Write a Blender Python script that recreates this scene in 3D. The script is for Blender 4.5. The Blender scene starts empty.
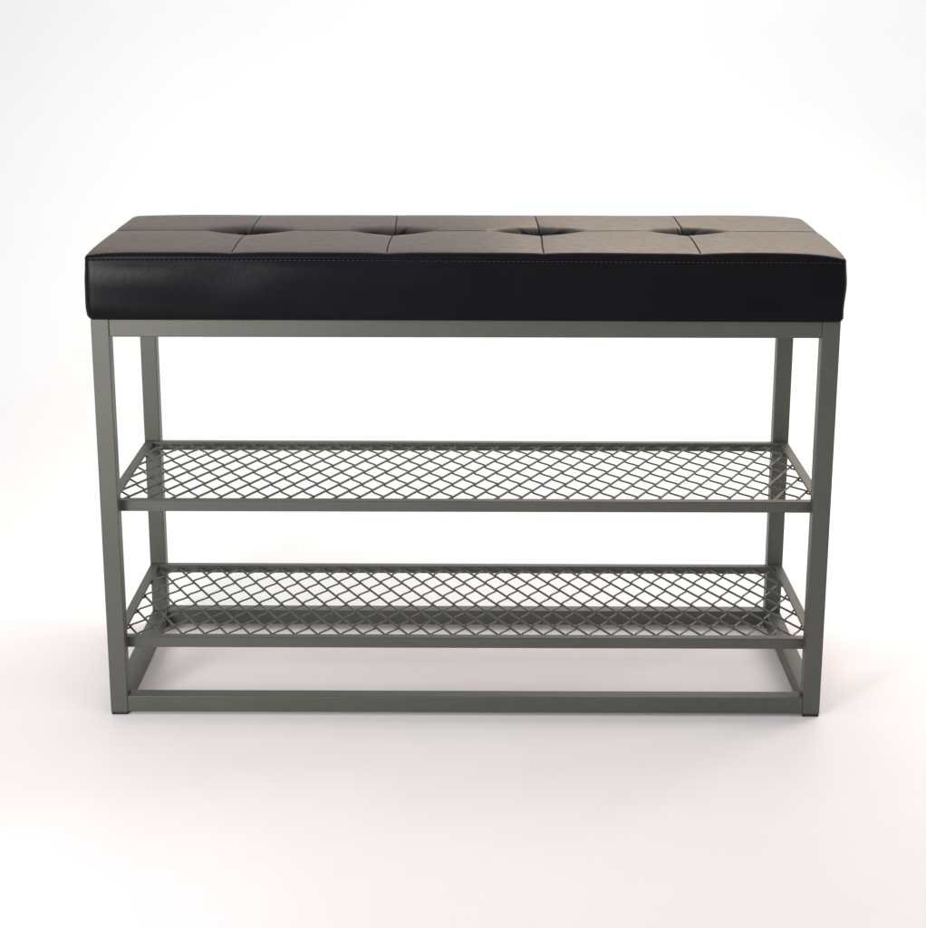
import bpy, bmesh, math, random
import numpy as np
from mathutils import Matrix, Vector

random.seed(7)
rng = np.random.default_rng(11)
SC = bpy.context.scene
COL = SC.collection

# ------------------------------------------------------------------ sizes (metres)
W2 = 0.400            # half width of the frame
T = 0.0194            # square tube
D = 0.3046            # depth of the frame
H = 0.4506            # top of the frame
FOOT = 0.0035
FLOOR = -FOOT
SHELF_Z = (0.24342, 0.08298)
SH_H, SH_F, SH_T = 0.0123, 0.0112, 0.0028   # shelf angle: height, flange, thickness

# ------------------------------------------------------------------ materials
def new_mat(name):
    m = bpy.data.materials.new(name); m.use_nodes = True
    nt = m.node_tree
    return m, nt, nt.nodes['Principled BSDF']

def tex_noise(nt, scale, detail=2.0, rough=0.5, vec=None):
    n = nt.nodes.new('ShaderNodeTexNoise'); n.inputs['Scale'].default_value = scale
    n.inputs['Detail'].default_value = detail; n.inputs['Roughness'].default_value = rough
    if vec is not None: nt.links.new(vec, n.inputs['Vector'])
    return n

def coords(nt):
    return nt.nodes.new('ShaderNodeTexCoord').outputs['Object']

def ramp(nt, fac, stops):
    r = nt.nodes.new('ShaderNodeValToRGB')
    els = r.color_ramp.elements
    while len(els) < len(stops): els.new(0.5)
    for e, (p, c) in zip(els, stops):
        e.position = p; e.color = (*c, 1) if len(c) == 3 else c
    nt.links.new(fac, r.inputs['Fac'])
    return r.outputs['Color']

def mat_metal():
    m, nt, b = new_mat('powder_coated_steel')
    v = coords(nt)
    fine = tex_noise(nt, 750, 2, 0.6, v)
    big = tex_noise(nt, 9, 3, 0.5, v)
    mix = nt.nodes.new('ShaderNodeMath'); mix.operation = 'MULTIPLY_ADD'
    nt.links.new(big.outputs['Fac'], mix.inputs[0]); mix.inputs[1].default_value = 0.35
    nt.links.new(fine.outputs['Fac'], mix.inputs[2])
    col = ramp(nt, mix.outputs[0], [(0.40, (0.050, 0.0508, 0.0435)), (0.95, (0.083, 0.0842, 0.0725))])
    nt.links.new(col, b.inputs['Base Color'])
    b.inputs['Metallic'].default_value = 0.25
    r = ramp(nt, fine.outputs['Fac'], [(0.3, (0.40,)*3), (0.7, (0.52,)*3)])
    nt.links.new(r, b.inputs['Roughness'])
    bp = nt.nodes.new('ShaderNodeBump'); bp.inputs['Strength'].default_value = 0.22
    bp.inputs['Distance'].default_value = 0.0004
    nt.links.new(fine.outputs['Fac'], bp.inputs['Height']); nt.links.new(bp.outputs['Normal'], b.inputs['Normal'])
    return m

def mat_leather():
    m, nt, b = new_mat('black_leather')
    v = coords(nt)
    vor = nt.nodes.new('ShaderNodeTexVoronoi'); vor.feature = 'DISTANCE_TO_EDGE'
    vor.inputs['Scale'].default_value = 480
    warp = tex_noise(nt, 260, 2, 0.5, v)
    add = nt.nodes.new('ShaderNodeVectorMath'); add.operation = 'MULTIPLY_ADD'
    nt.links.new(warp.outputs['Color'], add.inputs[0]); add.inputs[1].default_value = (0.0022,)*3
    nt.links.new(v, add.inputs[2]); nt.links.new(add.outputs[0], vor.inputs['Vector'])
    lines = ramp(nt, vor.outputs['Distance'], [(0.0, (0, 0, 0)), (0.16, (1, 1, 1))])
    big = tex_noise(nt, 14, 4, 0.55, v)
    mid = tex_noise(nt, 110, 3, 0.6, v)
    col = ramp(nt, big.outputs['Fac'], [(0.3, (0.0026, 0.0025, 0.0036)), (0.7, (0.0040, 0.0038, 0.0050))])
    nt.links.new(col, b.inputs['Base Color'])
    rr = ramp(nt, mid.outputs['Fac'], [(0.3, (0.38,)*3), (0.7, (0.46,)*3)])
    nt.links.new(rr, b.inputs['Roughness'])
    b.inputs['Specular IOR Level'].default_value = 0.05
    b.inputs['Specular Tint'].default_value = (0.92, 0.93, 1.0, 1)
    b.inputs['Coat Weight'].default_value = 0.22; b.inputs['Coat Roughness'].default_value = 0.23; b.inputs['Coat IOR'].default_value = 1.25
    b.inputs['Sheen Weight'].default_value = 0.08; b.inputs['Sheen Roughness'].default_value = 0.35
    b.inputs['Sheen Tint'].default_value = (1.0, 0.58, 0.36, 1)
    b1 = nt.nodes.new('ShaderNodeBump'); b1.inputs['Strength'].default_value = 0.13
    b1.inputs['Distance'].default_value = 0.0003
    nt.links.new(lines, b1.inputs['Height'])
    b2 = nt.nodes.new('ShaderNodeBump'); b2.inputs['Strength'].default_value = 0.10
    b2.inputs['Distance'].default_value = 0.0012
    nt.links.new(mid.outputs['Fac'], b2.inputs['Height']); nt.links.new(b1.outputs['Normal'], b2.inputs['Normal'])
    nt.links.new(b2.outputs['Normal'], b.inputs['Normal']); nt.links.new(b2.outputs['Normal'], b.inputs['Coat Normal'])
    return m

def mat_plain(name, col, rough, bump=None):
    m, nt, b = new_mat(name)
    v = coords(nt)
    n = tex_noise(nt, 300, 3, 0.6, v)
    c = ramp(nt, n.outputs['Fac'], [(0.3, tuple(x*0.9 for x in col)), (0.7, tuple(min(1, x*1.08) for x in col))])
    nt.links.new(c, b.inputs['Base Color']); b.inputs['Roughness'].default_value = rough
    return m

def mat_floor():
    m, nt, b = new_mat('matte_white_board')
    v = coords(nt)
    big = tex_noise(nt, 2.6, 4, 0.6, v)
    fine = tex_noise(nt, 420, 3, 0.6, v)
    col = ramp(nt, big.outputs['Fac'], [(0.3, (0.812, 0.762, 0.768)), (0.7, (0.842, 0.802, 0.808))])
    spk = nt.nodes.new('ShaderNodeTexVoronoi'); spk.inputs['Scale'].default_value = 28
    nt.links.new(v, spk.inputs['Vector'])
    spot = ramp(nt, spk.outputs['Distance'], [(0.0, (0.80,)*3), (0.035, (1, 1, 1))])
    mul = nt.nodes.new('ShaderNodeMix'); mul.data_type = 'RGBA'; mul.blend_type = 'MULTIPLY'
    mul.inputs['Factor'].default_value = 0.35
    nt.links.new(col, mul.inputs['A']); nt.links.new(spot, mul.inputs['B'])
    nt.links.new(mul.outputs['Result'], b.inputs['Base Color'])
    b.inputs['Roughness'].default_value = 0.75
    b.inputs['Specular IOR Level'].default_value = 0.2
    bp = nt.nodes.new('ShaderNodeBump'); bp.inputs['Strength'].default_value = 0.12
    bp.inputs['Distance'].default_value = 0.0006
    nt.links.new(fine.outputs['Fac'], bp.inputs['Height']); nt.links.new(bp.outputs['Normal'], b.inputs['Normal'])
    return m

def mat_backdrop():
    m, nt, b = new_mat('white_backdrop_paper')
    v = coords(nt)
    n = tex_noise(nt, 1.2, 3, 0.5, v)
    col = ramp(nt, n.outputs['Fac'], [(0.3, (0.775, 0.782, 0.79)), (0.7, (0.81, 0.815, 0.82))])
    nt.links.new(col, b.inputs['Base Color']); b.inputs['Roughness'].default_value = 0.9
    b.inputs['Specular IOR Level'].default_value = 0.1
    return m

METAL = mat_metal(); LEATHER = mat_leather(); FLOORM = mat_floor(); BACK = mat_backdrop()
RUBBER = mat_plain('black_plastic', (0.004, 0.004, 0.005), 0.6)
THREAD = mat_plain('grey_thread', (0.013, 0.0128, 0.0148), 0.6)
WIRE = METAL

# ------------------------------------------------------------------ helpers
def link(name, bm_or_me, mat, parent=None, smooth=False):
    if isinstance(bm_or_me, bmesh.types.BMesh):
        me = bpy.data.meshes.new(name); bm_or_me.to_mesh(me); bm_or_me.free()
    else:
        me = bm_or_me
    if mat: me.materials.append(mat)
    if smooth:
        for p in me.polygons: p.use_smooth = True
    o = bpy.data.objects.new(name, me); COL.objects.link(o)
    if parent: o.parent = parent
    return o

def tube_bar(x0, x1, y0, y1, z0, z1, bev=0.0011):
    """a square steel tube: box with rounded arrises"""
    bm = bmesh.new()
    bmesh.ops.create_cube(bm, size=1)
    for v in bm.verts:
        v.co = Vector((x0 + (v.co.x+.5)*(x1-x0), y0 + (v.co.y+.5)*(y1-y0), z0 + (v.co.z+.5)*(z1-z0)))
    bmesh.ops.bevel(bm, geom=bm.edges[:], offset=bev, segments=3, profile=0.5, affect='EDGES')
    for f in bm.faces:
        f.smooth = True
    return bm

def hard(o, ang=8):
    me = o.data
    me.set_sharp_from_angle(angle=math.radians(ang)) if hasattr(me, 'set_sharp_from_angle') else None

def weld(bm, p, r, squash=(1, 1, 1)):
    res = bmesh.ops.create_icosphere(bm, subdivisions=2, radius=r, matrix=Matrix.Translation(p) @ Matrix.Diagonal((*squash, 1)))
    for f in {f for v in res['verts'] for f in v.link_faces}: f.smooth = True

def sweep(verts, faces, path, r, sides=7):
    path = [Vector(p) for p in path]
    base = len(verts); n = len(path)
    up = Vector((0, 0, 1)); prev = None
    for i, p in enumerate(path):
        t = (path[min(i+1, n-1)] - path[max(i-1, 0)]).normalized()
        if prev is None:
            a = t.cross(up)
            if a.length < 1e-6: a = t.cross(Vector((1, 0, 0)))
        else:
            a = prev - t * prev.dot(t)
        a.normalize(); prev = a; b = t.cross(a)
        for k in range(sides):
            q = 2*math.pi*k/sides
            verts.append(p + (a*math.cos(q) + b*math.sin(q))*(r[i] if isinstance(r, list) else r))
    for i in range(n-1):
        for k in range(sides):
            k2 = (k+1) % sides
            faces.append((base+i*sides+k, base+i*sides+k2, base+(i+1)*sides+k2, base+(i+1)*sides+k))
    faces.append(tuple(base+k for k in range(sides))[::-1])
    faces.append(tuple(base+(n-1)*sides+k for k in range(sides)))

def mesh_from(name, verts, faces):
    me = bpy.data.meshes.new(name); me.from_pydata([tuple(v) for v in verts], [], faces); me.update()
    return me

# ------------------------------------------------------------------ the setting
def build_setting():
    # white board the bench stands on
    x0, x1, y0, y1 = -2.4, 2.4, -1.7, 0.3075
    bm = bmesh.new(); bmesh.ops.create_cube(bm, size=1)
    for v in bm.verts:
        v.co = Vector((x0+(v.co.x+.5)*(x1-x0), y0+(v.co.y+.5)*(y1-y0), FLOOR-0.006+(v.co.z+.5)*0.006))
    bmesh.ops.bevel(bm, geom=bm.edges[:], offset=0.0012, segments=2, affect='EDGES')
    fl = link('floor', bm, FLOORM); fl['kind'] = 'structure'
    # paper sweep behind and below it
    prof = [(-2.6, 0.0), (1.5, 0.0)]
    R = 0.7
    for k in range(1, 25):
        a = math.pi/2*k/24
        prof.append((1.5+R*math.sin(a), R-R*math.cos(a)))
    prof.append((1.5+R, 3.0))
    bm = bmesh.new(); rows = []
    for x in (-3.6, 3.6):
        rows.append([bm.verts.new((x, y, z+FLOOR-0.0065)) for y, z in prof])
    for i in range(len(prof)-1):
        f = bm.faces.new((rows[0][i], rows[1][i], rows[1][i+1], rows[0][i+1])); f.smooth = True
    bmesh.ops.recalc_face_normals(bm, faces=bm.faces[:])
    bd = link('backdrop', bm, BACK); bd['kind'] = 'structure'

# ------------------------------------------------------------------ the bench
def build_frame(root):
    g = 0.0003
    def leg(x0, y0):
        o = link('leg', tube_bar(x0, x0+T, y0, y0+T, 0, H), METAL, root); hard(o)
        c = link('foot_cap', tube_bar(x0+.0005, x0+T-.0005, y0+.0005, y0+T-.0005, -FOOT, 0.0006, 0.0009), RUBBER, o); hard(c)
    for x0 in (-W2, W2-T):
        for y0 in (0, D-T): leg(x0, y0)
    for nm, z1 in (('top_rail', H), ('bottom_rail', T+.0004)):
        zt = z1-g; zb = z1-T+g
        for y0 in (0, D-T):
            bm = tube_bar(-W2+T, W2-T, y0+g, y0+T-g, zb, zt)
            for s in (-1, 1):                      # small fillet welds in the corners
                inner = y0+T if y0 == 0 else y0
                for k in range(5):
                    weld(bm, (s*(W2-T), inner, zb+T*(0.15+0.17*k)), 0.0016 + random.random()*0.0004, (1, 1, 1.5))
            o = link(nm, bm, METAL, root); hard(o)
        for x0 in (-W2, W2-T):
            o = link(nm, tube_bar(x0+g, x0+T-g, T, D-T, zb, zt), METAL, root); hard(o)

def shelf_frame_bm(z):
    """angle-iron frame: one L section run round a rectangle with mitred corners"""
    xo = W2-0.0015; ya, yb = T+0.0002, D-T-0.0002
    prof = [(0, 0), (0, -SH_H), (SH_T, -SH_H), (SH_T, -SH_T), (SH_F, -SH_T), (SH_F, 0)]
    bm = bmesh.new(); cs = []
    for sx, yy, sy in ((-1, ya, 1), (1, ya, 1), (1, yb, -1), (-1, yb, -1)):
        cs.append([bm.verts.new((sx*(xo-i), yy+sy*i, z+dz)) for i, dz in prof])
    n = len(prof)
    for c in range(4):
        a, b = cs[c], cs[(c+1) % 4]
        for k in range(n):
            bm.faces.new((a[k], a[(k+1) % n], b[(k+1) % n], b[k]))
    bmesh.ops.recalc_face_normals(bm, faces=bm.faces[:])
    es = [e for e in bm.edges if len(e.link_faces) == 2 and e.calc_face_angle() > 0.5]
    bmesh.ops.bevel(bm, geom=es, offset=0.0006, segments=2, affect='EDGES')
    for f in bm.faces: f.smooth = True
    return bm

def wire_mesh(z, mirror, x_ref, y_ref, p, A, shear, zb, zf, r, nrow0, nrow1):
    """diamond wire mesh: flat spirals hooked into each other; straight runs on top, the return runs below"""
    verts, faces = [], []
    lim = W2 - 0.0052
    s = -1 if mirror else 1
    jr = random.Random(3 if mirror else 5)
    for j in range(nrow0, nrow1):
        ya, yb = y_ref + j*A, y_ref + (j+1)*A
        ph = (j % 2) * p/2
        path = []
        k0 = -40
        for k in range(k0, 41):
            xb = s*x_ref + ph + k*p
            jx = jr.uniform(-1, 1)*0.00035; jz = jr.uniform(-1, 1)*0.00012
            pts = []
            def P(u, f, zz): pts.append((xb + u*p + jx, ya + f*(yb-ya), zz + jz))
            # front hook, top run, back hook, lower run
            P(0.000, 0.0, 0.0)
            P(0.03, 0.06, 0.0)
            P(0.25, 0.50, 0.0)
            P(0.47, 0.94, 0.0)
            P(0.498, 0.998, zb*0.1)
            P(0.505, 0.995, zb*0.6)
            P(0.520, 0.965, zb*0.97)
            P(0.56, 0.885, zb)
            P(0.70, 0.60, zb*0.64+zf*0.36)
            P(0.85, 0.30, zb*0.22+zf*0.78)
            P(0.955, 0.09, zf)
            P(0.985, 0.03, zf*0.75)
            path += pts
        out = []
        rad = []
        for ii, (x, y, zz) in enumerate(path):
            X = s*x + shear*(y-y_ref)
            if abs(X) <= lim and T+0.0015 < y < D-T-0.0015:
                out.append((X, y, z+zz)); rad.append(r*(1.0 if ii % 12 < 5 else 0.84))
            else:
                if len(out) > 2: sweep(verts, faces, out, rad)
                out = []; rad = []
        if len(out) > 2: sweep(verts, faces, out, rad)
    me = mesh_from('wire_mesh', verts, faces)
    for q in me.polygons: q.use_smooth = True
    return me

def build_shelves(root):
    zc = SHELF_Z[0]-SH_T-0.0013
    o = link('shelf', shelf_frame_bm(SHELF_Z[0]), METAL, root); hard(o)
    o['label'] = 'upper wire mesh shelf'
    link('wire_mesh', wire_mesh(zc, False, -0.0148, 0.0488, 0.0259, 0.0264, -0.010, -0.0014, 0.0008, 0.00133, -1, 9), WIRE, o)
    zc = SHELF_Z[1]-SH_T-0.0013
    o = link('shelf', shelf_frame_bm(SHELF_Z[1]), METAL, root); hard(o)
    o['label'] = 'lower wire mesh shelf'
    link('wire_mesh', wire_mesh(zc, True, -0.0126, 0.0375, 0.0257, 0.0262, -0.010, -0.0006, 0.0018, 0.00133, -1, 10), WIRE, o)

# ---- cushion
CX0, CX1 = -0.4024, 0.4022
CY0, CY1 = -0.0050, D+0.003
CZ0, CZT = 0.4516, 0.5232
SEAM_X = (-0.248, -0.0828, 0.0835, 0.249)
SEAM_Y = 0.160
RE = 0.0055

def smooth01(t):
    t = np.clip(t, 0, 1); return t*t*(3-2*t)

def sharp_axis(lo, hi, lines, coarse, fine, reach):
    pts = [lo]; 
    while pts[-1] < hi:
        d = min(abs(pts[-1]-l) for l in lines)
        st = fine if d < reach else min(coarse, fine + (d-reach)*0.12)
        pts.append(pts[-1]+st)
    a = np.array(pts); return lo + (a-lo)*(hi-lo)/(a[-1]-lo)

def top_height(X, Y):
    """upholstered top: nearly flat panels, thin stitched creases and four deep tufts"""
    z = np.full_like(X, CZT)
    ex0, ex1, ey0, ey1 = X-CX0, CX1-X, Y-CY0, CY1-Y
    ex = np.minimum(ex0, ex1); ey = np.minimum(ey0, ey1)
    z -= 0.0012*np.exp(-ex/0.022) + 0.0010*np.exp(-ey/0.012)
    z -= 0.0038*np.exp(-ex0/0.020)*np.exp(-ey0/0.022)
    z -= 0.0072*np.exp(-ex1/0.024)*np.exp(-ey0/0.026)
    # panels swell very slightly between the creases
    dsx = np.min([np.abs(X-s_) for s_ in SEAM_X], axis=0); dsy = np.abs(Y-SEAM_Y)
    z += (0.0014*(1-np.exp(-dsx/0.022)) + 0.0014*(1-np.exp(-dsy/0.020)))*smooth01(ey1/0.05+0.15) - 0.0018
    z -= 0.0055*np.exp(-ex1/0.010)*np.exp(-ey1/0.030)
    # thin stitched creases
    for k, sx in enumerate(SEAM_X):
        d = np.abs(X-sx-0.0010*np.sin((Y-SEAM_Y)*24+k))
        z -= 0.0025*np.exp(-(d/0.00050)**2)*smooth01((ey1-0.006)/0.02)*smooth01((ey0-0.0055)/0.006)
    z -= 0.0032*np.exp(-(np.abs(Y-SEAM_Y)/0.0007)**2)
    # tufts: the near lip dips in a shallow V, the far side falls steeply into the pocket
    for i, sx in enumerate(SEAM_X):
        dx = X-sx; dy = Y-SEAM_Y
        wn = (0.052, 0.050, 0.054, 0.049)[i]; dp = (1.0, 0.92, 1.06, 0.98)[i]
        q = np.abs(dx)/(wn*np.where(dx > 0, (1.06, 0.96, 1.0, 1.08)[i], (0.98, 1.04, 1.06, 0.95)[i]))
        g = np.clip(1-q, 0, 1)**1.35
        gf = np.clip(1-q*0.94, 0, 1)**1.45
        near = 0.0078*dp*g*np.exp(-(np.abs(dy)/0.015)**1.15)
        far = 0.0310*dp*gf*np.exp(-(np.clip(dy, 0, 1)/(0.0105+0.0062*gf))**1.45)
        t = smooth01((dy+0.0002)/0.0022)
        z -= near*(1-t) + far*t
        # radial gathers
        ang = np.arctan2(dy, dx); rr = np.hypot(dx, dy*1.3)
        rs = np.random.default_rng(40+i)
        for n_ in range(17):
            a0 = rs.uniform(0.10, math.pi-0.10) if n_ < 13 else rs.uniform(-math.pi, 0)
            wd = rs.uniform(0.05, 0.13); amp = rs.uniform(0.0006, 0.0030)*(1 if n_ < 13 else 0.25)
            r0 = rs.uniform(0.016, 0.026)
            da = np.abs((ang-a0+math.pi) % (2*math.pi) - math.pi)
            z -= amp*np.exp(-(da/wd)**2)*np.exp(-((rr-r0)/0.010)**2)
    # slack in the hide
    w = np.zeros_like(X); rs = np.random.default_rng(5)
    for n_ in range(22):
        fx, fy = rs.normal(0, 26, 2); w += rs.normal()*np.sin(fx*X+fy*Y+rs.uniform(0, 6.28))/(1+0.03*math.hypot(fx, fy))
    z += 0.00012*w
    return z

def build_cushion(root):
    ax = sharp_axis(CX0+RE, CX1-RE, SEAM_X, 0.0042, 0.00028, 0.0016)
    ay = sharp_axis(CY0+RE, CY1-RE, (SEAM_Y,), 0.0036, 0.0003, 0.0020)
    nx, ny = len(ax), len(ay)
    X, Y = np.meshgrid(ax, ay, indexing='ij')
    Z = top_height(X, Y)
    verts = [(float(X[i, j]), float(Y[i, j]), float(Z[i, j])) for i in range(nx) for j in range(ny)]
    idx = lambda i, j: i*ny+j
    faces = [(idx(i, j), idx(i+1, j), idx(i+1, j+1), idx(i, j+1)) for i in range(nx-1) for j in range(ny-1)]
    # perimeter, counter clockwise, corner repeated with turning direction
    per = []
    M = 8
    def corner(i, j, a0):
        for k in range(M+1):
            a = math.radians(a0 + 90*k/M); per.append((idx(i, j), math.cos(a), math.sin(a)))
    for i in range(1, nx-1): per.append((idx(i, 0), 0, -1))
    corner(nx-1, 0, -90)
    for j in range(1, ny-1): per.append((idx(nx-1, j), 1, 0))
    corner(nx-1, ny-1, 0)
    for i in range(nx-2, 0, -1): per.append((idx(i, ny-1), 0, 1))
    corner(0, ny-1, 90)
    for j in range(ny-2, 0, -1): per.append((idx(0, j), -1, 0))
    corner(0, 0, 180)
    npn = len(per)
    # side profile: (outward offset, fraction/absolute drop from the local top)
    prof = []
    for k in range(1, 8):
        a = math.pi/2*k/7
        prof.append((RE*math.sin(a), RE*1.0*(1-math.cos(a))))
    zs = RE*1.0
    seam = 0.0064
    prof += [(RE, seam-.0005), (RE-.0005, seam-.0002), (RE-.0005, seam+.0002), (RE+.0001, seam+.0007), (RE+.0003, seam+.0022)]
    total = CZT-0.0008-0.45085
    for k in range(1, 15):
        f = k/14; dz = seam+.0022 + f*(total-0.004-seam-.0022)
        prof.append((RE+.0003 + 0.0024*(1-math.exp(-f*5.5)) + 0.0008*math.sin(math.pi*f) - 0.0010*f*f, dz))
    for k in range(1, 6):
        a = math.pi/2*k/5
        prof.append((RE+.0009-0.004*(1-math.cos(a)), total-0.004+0.004*math.sin(a)))
    rs = np.random.default_rng(9)
    waves = [(rs.normal(0, 38), rs.normal(0, 30), rs.uniform(0, 6.28), rs.normal()) for _ in range(18)]
    prev = [p[0] for p in per]
    ztop = [verts[p[0]][2] for p in per]
    seam_line = []
    for pi, (off, dz) in enumerate(prof):
        cur = []
        f = smooth01(np.array((dz-zs)/0.02)).item()
        for q, (vi, nxx, nyy) in enumerate(per):
            bx, by, _ = verts[vi]
            zt = ztop[q]*(1-f) + (CZT-0.003)*f
            # below the rounding the line of the border is level
            lev = CZT - 0.0008 - 0.0016*max(0.0, min(1.0, (bx+0.1)/0.5))
            zt = ztop[q] + (lev-ztop[q])*min(1, dz/seam)
            w = sum(a*math.sin(fx*(bx+by*1.3)+fz*dz*3+ph) for fx, fz, ph, a in waves)*0.00018*min(1, max(0, (dz-seam)/0.01))*max(0, min(1, (total-dz)/0.012))
            o = off + w - 0.0014*abs(nxx)*min(1.0, max(0.0, (dz-seam)/0.012))
            cur.append(len(verts))
            verts.append((bx+nxx*o, by+nyy*o, zt-dz))
        for q in range(npn):
            q2 = (q+1) % npn
            if prev[q] == prev[q2]: faces.append((prev[q], cur[q], cur[q2]))
            else: faces.append((prev[q], cur[q], cur[q2], prev[q2]))
        prev = cur
    faces.append(tuple(prev))
    me = mesh_from('seat_cushion', verts, faces)
    for p in me.polygons: p.use_smooth = True
    cu = link('seat_cushion', me, LEATHER, root)
    cu['label'] = 'black leather seat cushion with four tufts'
    # stitching: a run of short threads just under the border seam
    sv, sf = [], []
    zst = CZT-0.0008-seam-0.0010
    def run(p0, p1, nrm):
        p0, p1, nrm = Vector(p0), Vector(p1), Vector(nrm)
        L = (p1-p0).length; d = (p1-p0)/L; n = int(L/0.0051)
        for k in range(n):
            a = p0 + d*(k+0.18+random.uniform(-.04, .04))*L/n; b = p0 + d*(k+0.80+random.uniform(-.04, .04))*L/n
            for q_ in (a, b): q_.z -= 0.0016*max(0.0, min(1.0, (q_.x+0.1)/0.5))
            m_ = (a+b)/2
            sweep(sv, sf, [a-nrm*0.0006, a+nrm*0.0001+d*0.0005, m_+nrm*0.00022, b+nrm*0.0001-d*0.0005, b-nrm*0.0006], 0.00038, 6)
    e = 0.0004
    run((CX0+RE, CY0-e, zst), (CX1-RE, CY0-e, zst), (0, -1, 0))
    run((CX0+RE, CY1+e, zst), (CX1-RE, CY1+e, zst), (0, 1, 0))
    run((CX0-e, CY0+RE, zst), (CX0-e, CY1-RE, zst), (-1, 0, 0))
    run((CX1+e, CY0+RE, zst), (CX1+e, CY1-RE, zst), (1, 0, 0))
    st = link('stitching', mesh_from('stitching', sv, sf), THREAD, cu, smooth=True)

def build_bench():
    root = bpy.data.objects.new('shoe_bench', None); COL.objects.link(root)
    root.location = (0, 0, 0); root.empty_display_size = 0.1
    root['label'] = 'grey steel shoe bench with black tufted leather seat and two wire mesh shelves'
    root['category'] = 'bench'
    build_frame(root); build_shelves(root); build_cushion(root)
    return root

# ------------------------------------------------------------------ lights, camera
def area(name, loc, target, sx, sy, power, col=(1, 1, 1), spread=180):
    l = bpy.data.lights.new(name, 'AREA'); l.shape = 'RECTANGLE'; l.size = sx; l.size_y = sy
    l.energy = power; l.color = col; l.spread = math.radians(spread)
    o = bpy.data.objects.new(name, l); COL.objects.link(o); o.location = loc
    d = Vector(target)-Vector(loc)
    o.rotation_euler = d.to_track_quat('-Z', 'Y').to_euler()
    return o

def build_light():
    w = bpy.data.worlds.new('World'); SC.world = w; w.use_nodes = True
    bg = w.node_tree.nodes['Background']; bg.inputs['Color'].default_value = (0.985, 0.99, 1.0, 1)
    bg.inputs['Strength'].default_value = 0.92
    area('softbox_above', (0.15, 1.50, 2.25), (0.0, 0.1, 0.0), 2.0, 1.0, 9.5, (1.0, 0.975, 0.95))
    area('softbox_front', (-0.88, -1.35, 0.61), (-0.38, 0.0, 0.40), 0.42, 0.42, 5.4, (1.0, 0.985, 0.955), 80)
    area('softbox_right', (1.45, 0.80, 0.75), (0.0, 0.1, 0.1), 0.6, 0.9, 10.6, (1.0, 0.95, 0.90))
    area('softbox_rear', (0.62, 1.90, 1.22), (0.2, 0.1, 0.45), 1.1, 0.4, 7.6, (1.0, 0.79, 0.59))
    area('backdrop_lamp', (1.0, 1.2, 2.7), (0.7, 2.2, 1.0), 3.4, 0.6, 19, (1.0, 0.96, 0.92))

def build_camera():
    cx, d, h, a, b, c, f = 0.00982, 1.95631, 0.82868, 0.26791, 0.00618, 0.00082, 1864.66551
    Ry = Matrix(((math.cos(b), math.sin(b), 0), (-math.sin(b), math.cos(b), 0), (0, 0, 1)))
    Rp = Matrix(((1, 0, 0), (0, math.cos(a), -math.sin(a)), (0, math.sin(a), math.cos(a))))
    Rr = Matrix(((math.cos(c), 0, math.sin(c)), (0, 1, 0), (-math.sin(c), 0, math.cos(c))))
    R = Rr @ Rp @ Ry
    right, fwd, up = R[0], R[1], R[2]
    cam = bpy.data.cameras.new('camera'); cam.sensor_fit = 'HORIZONTAL'; cam.sensor_width = 36
    cam.lens = f/926*36; cam.clip_start = 0.05; cam.clip_end = 100
    o = bpy.data.objects.new('camera', cam); COL.objects.link(o)
    o.matrix_world = Matrix(((right[0], up[0], -fwd[0], cx), (right[1], up[1], -fwd[1], -d), (right[2], up[2], -fwd[2], h), (0, 0, 0, 1)))
    SC.camera = o

build_setting(); build_bench(); build_light(); build_camera()
vs = SC.view_settings
vs.view_transform = 'Standard'; vs.look = 'None'; vs.exposure = -0.13; vs.gamma = 1.0; vs.use_curve_mapping = False
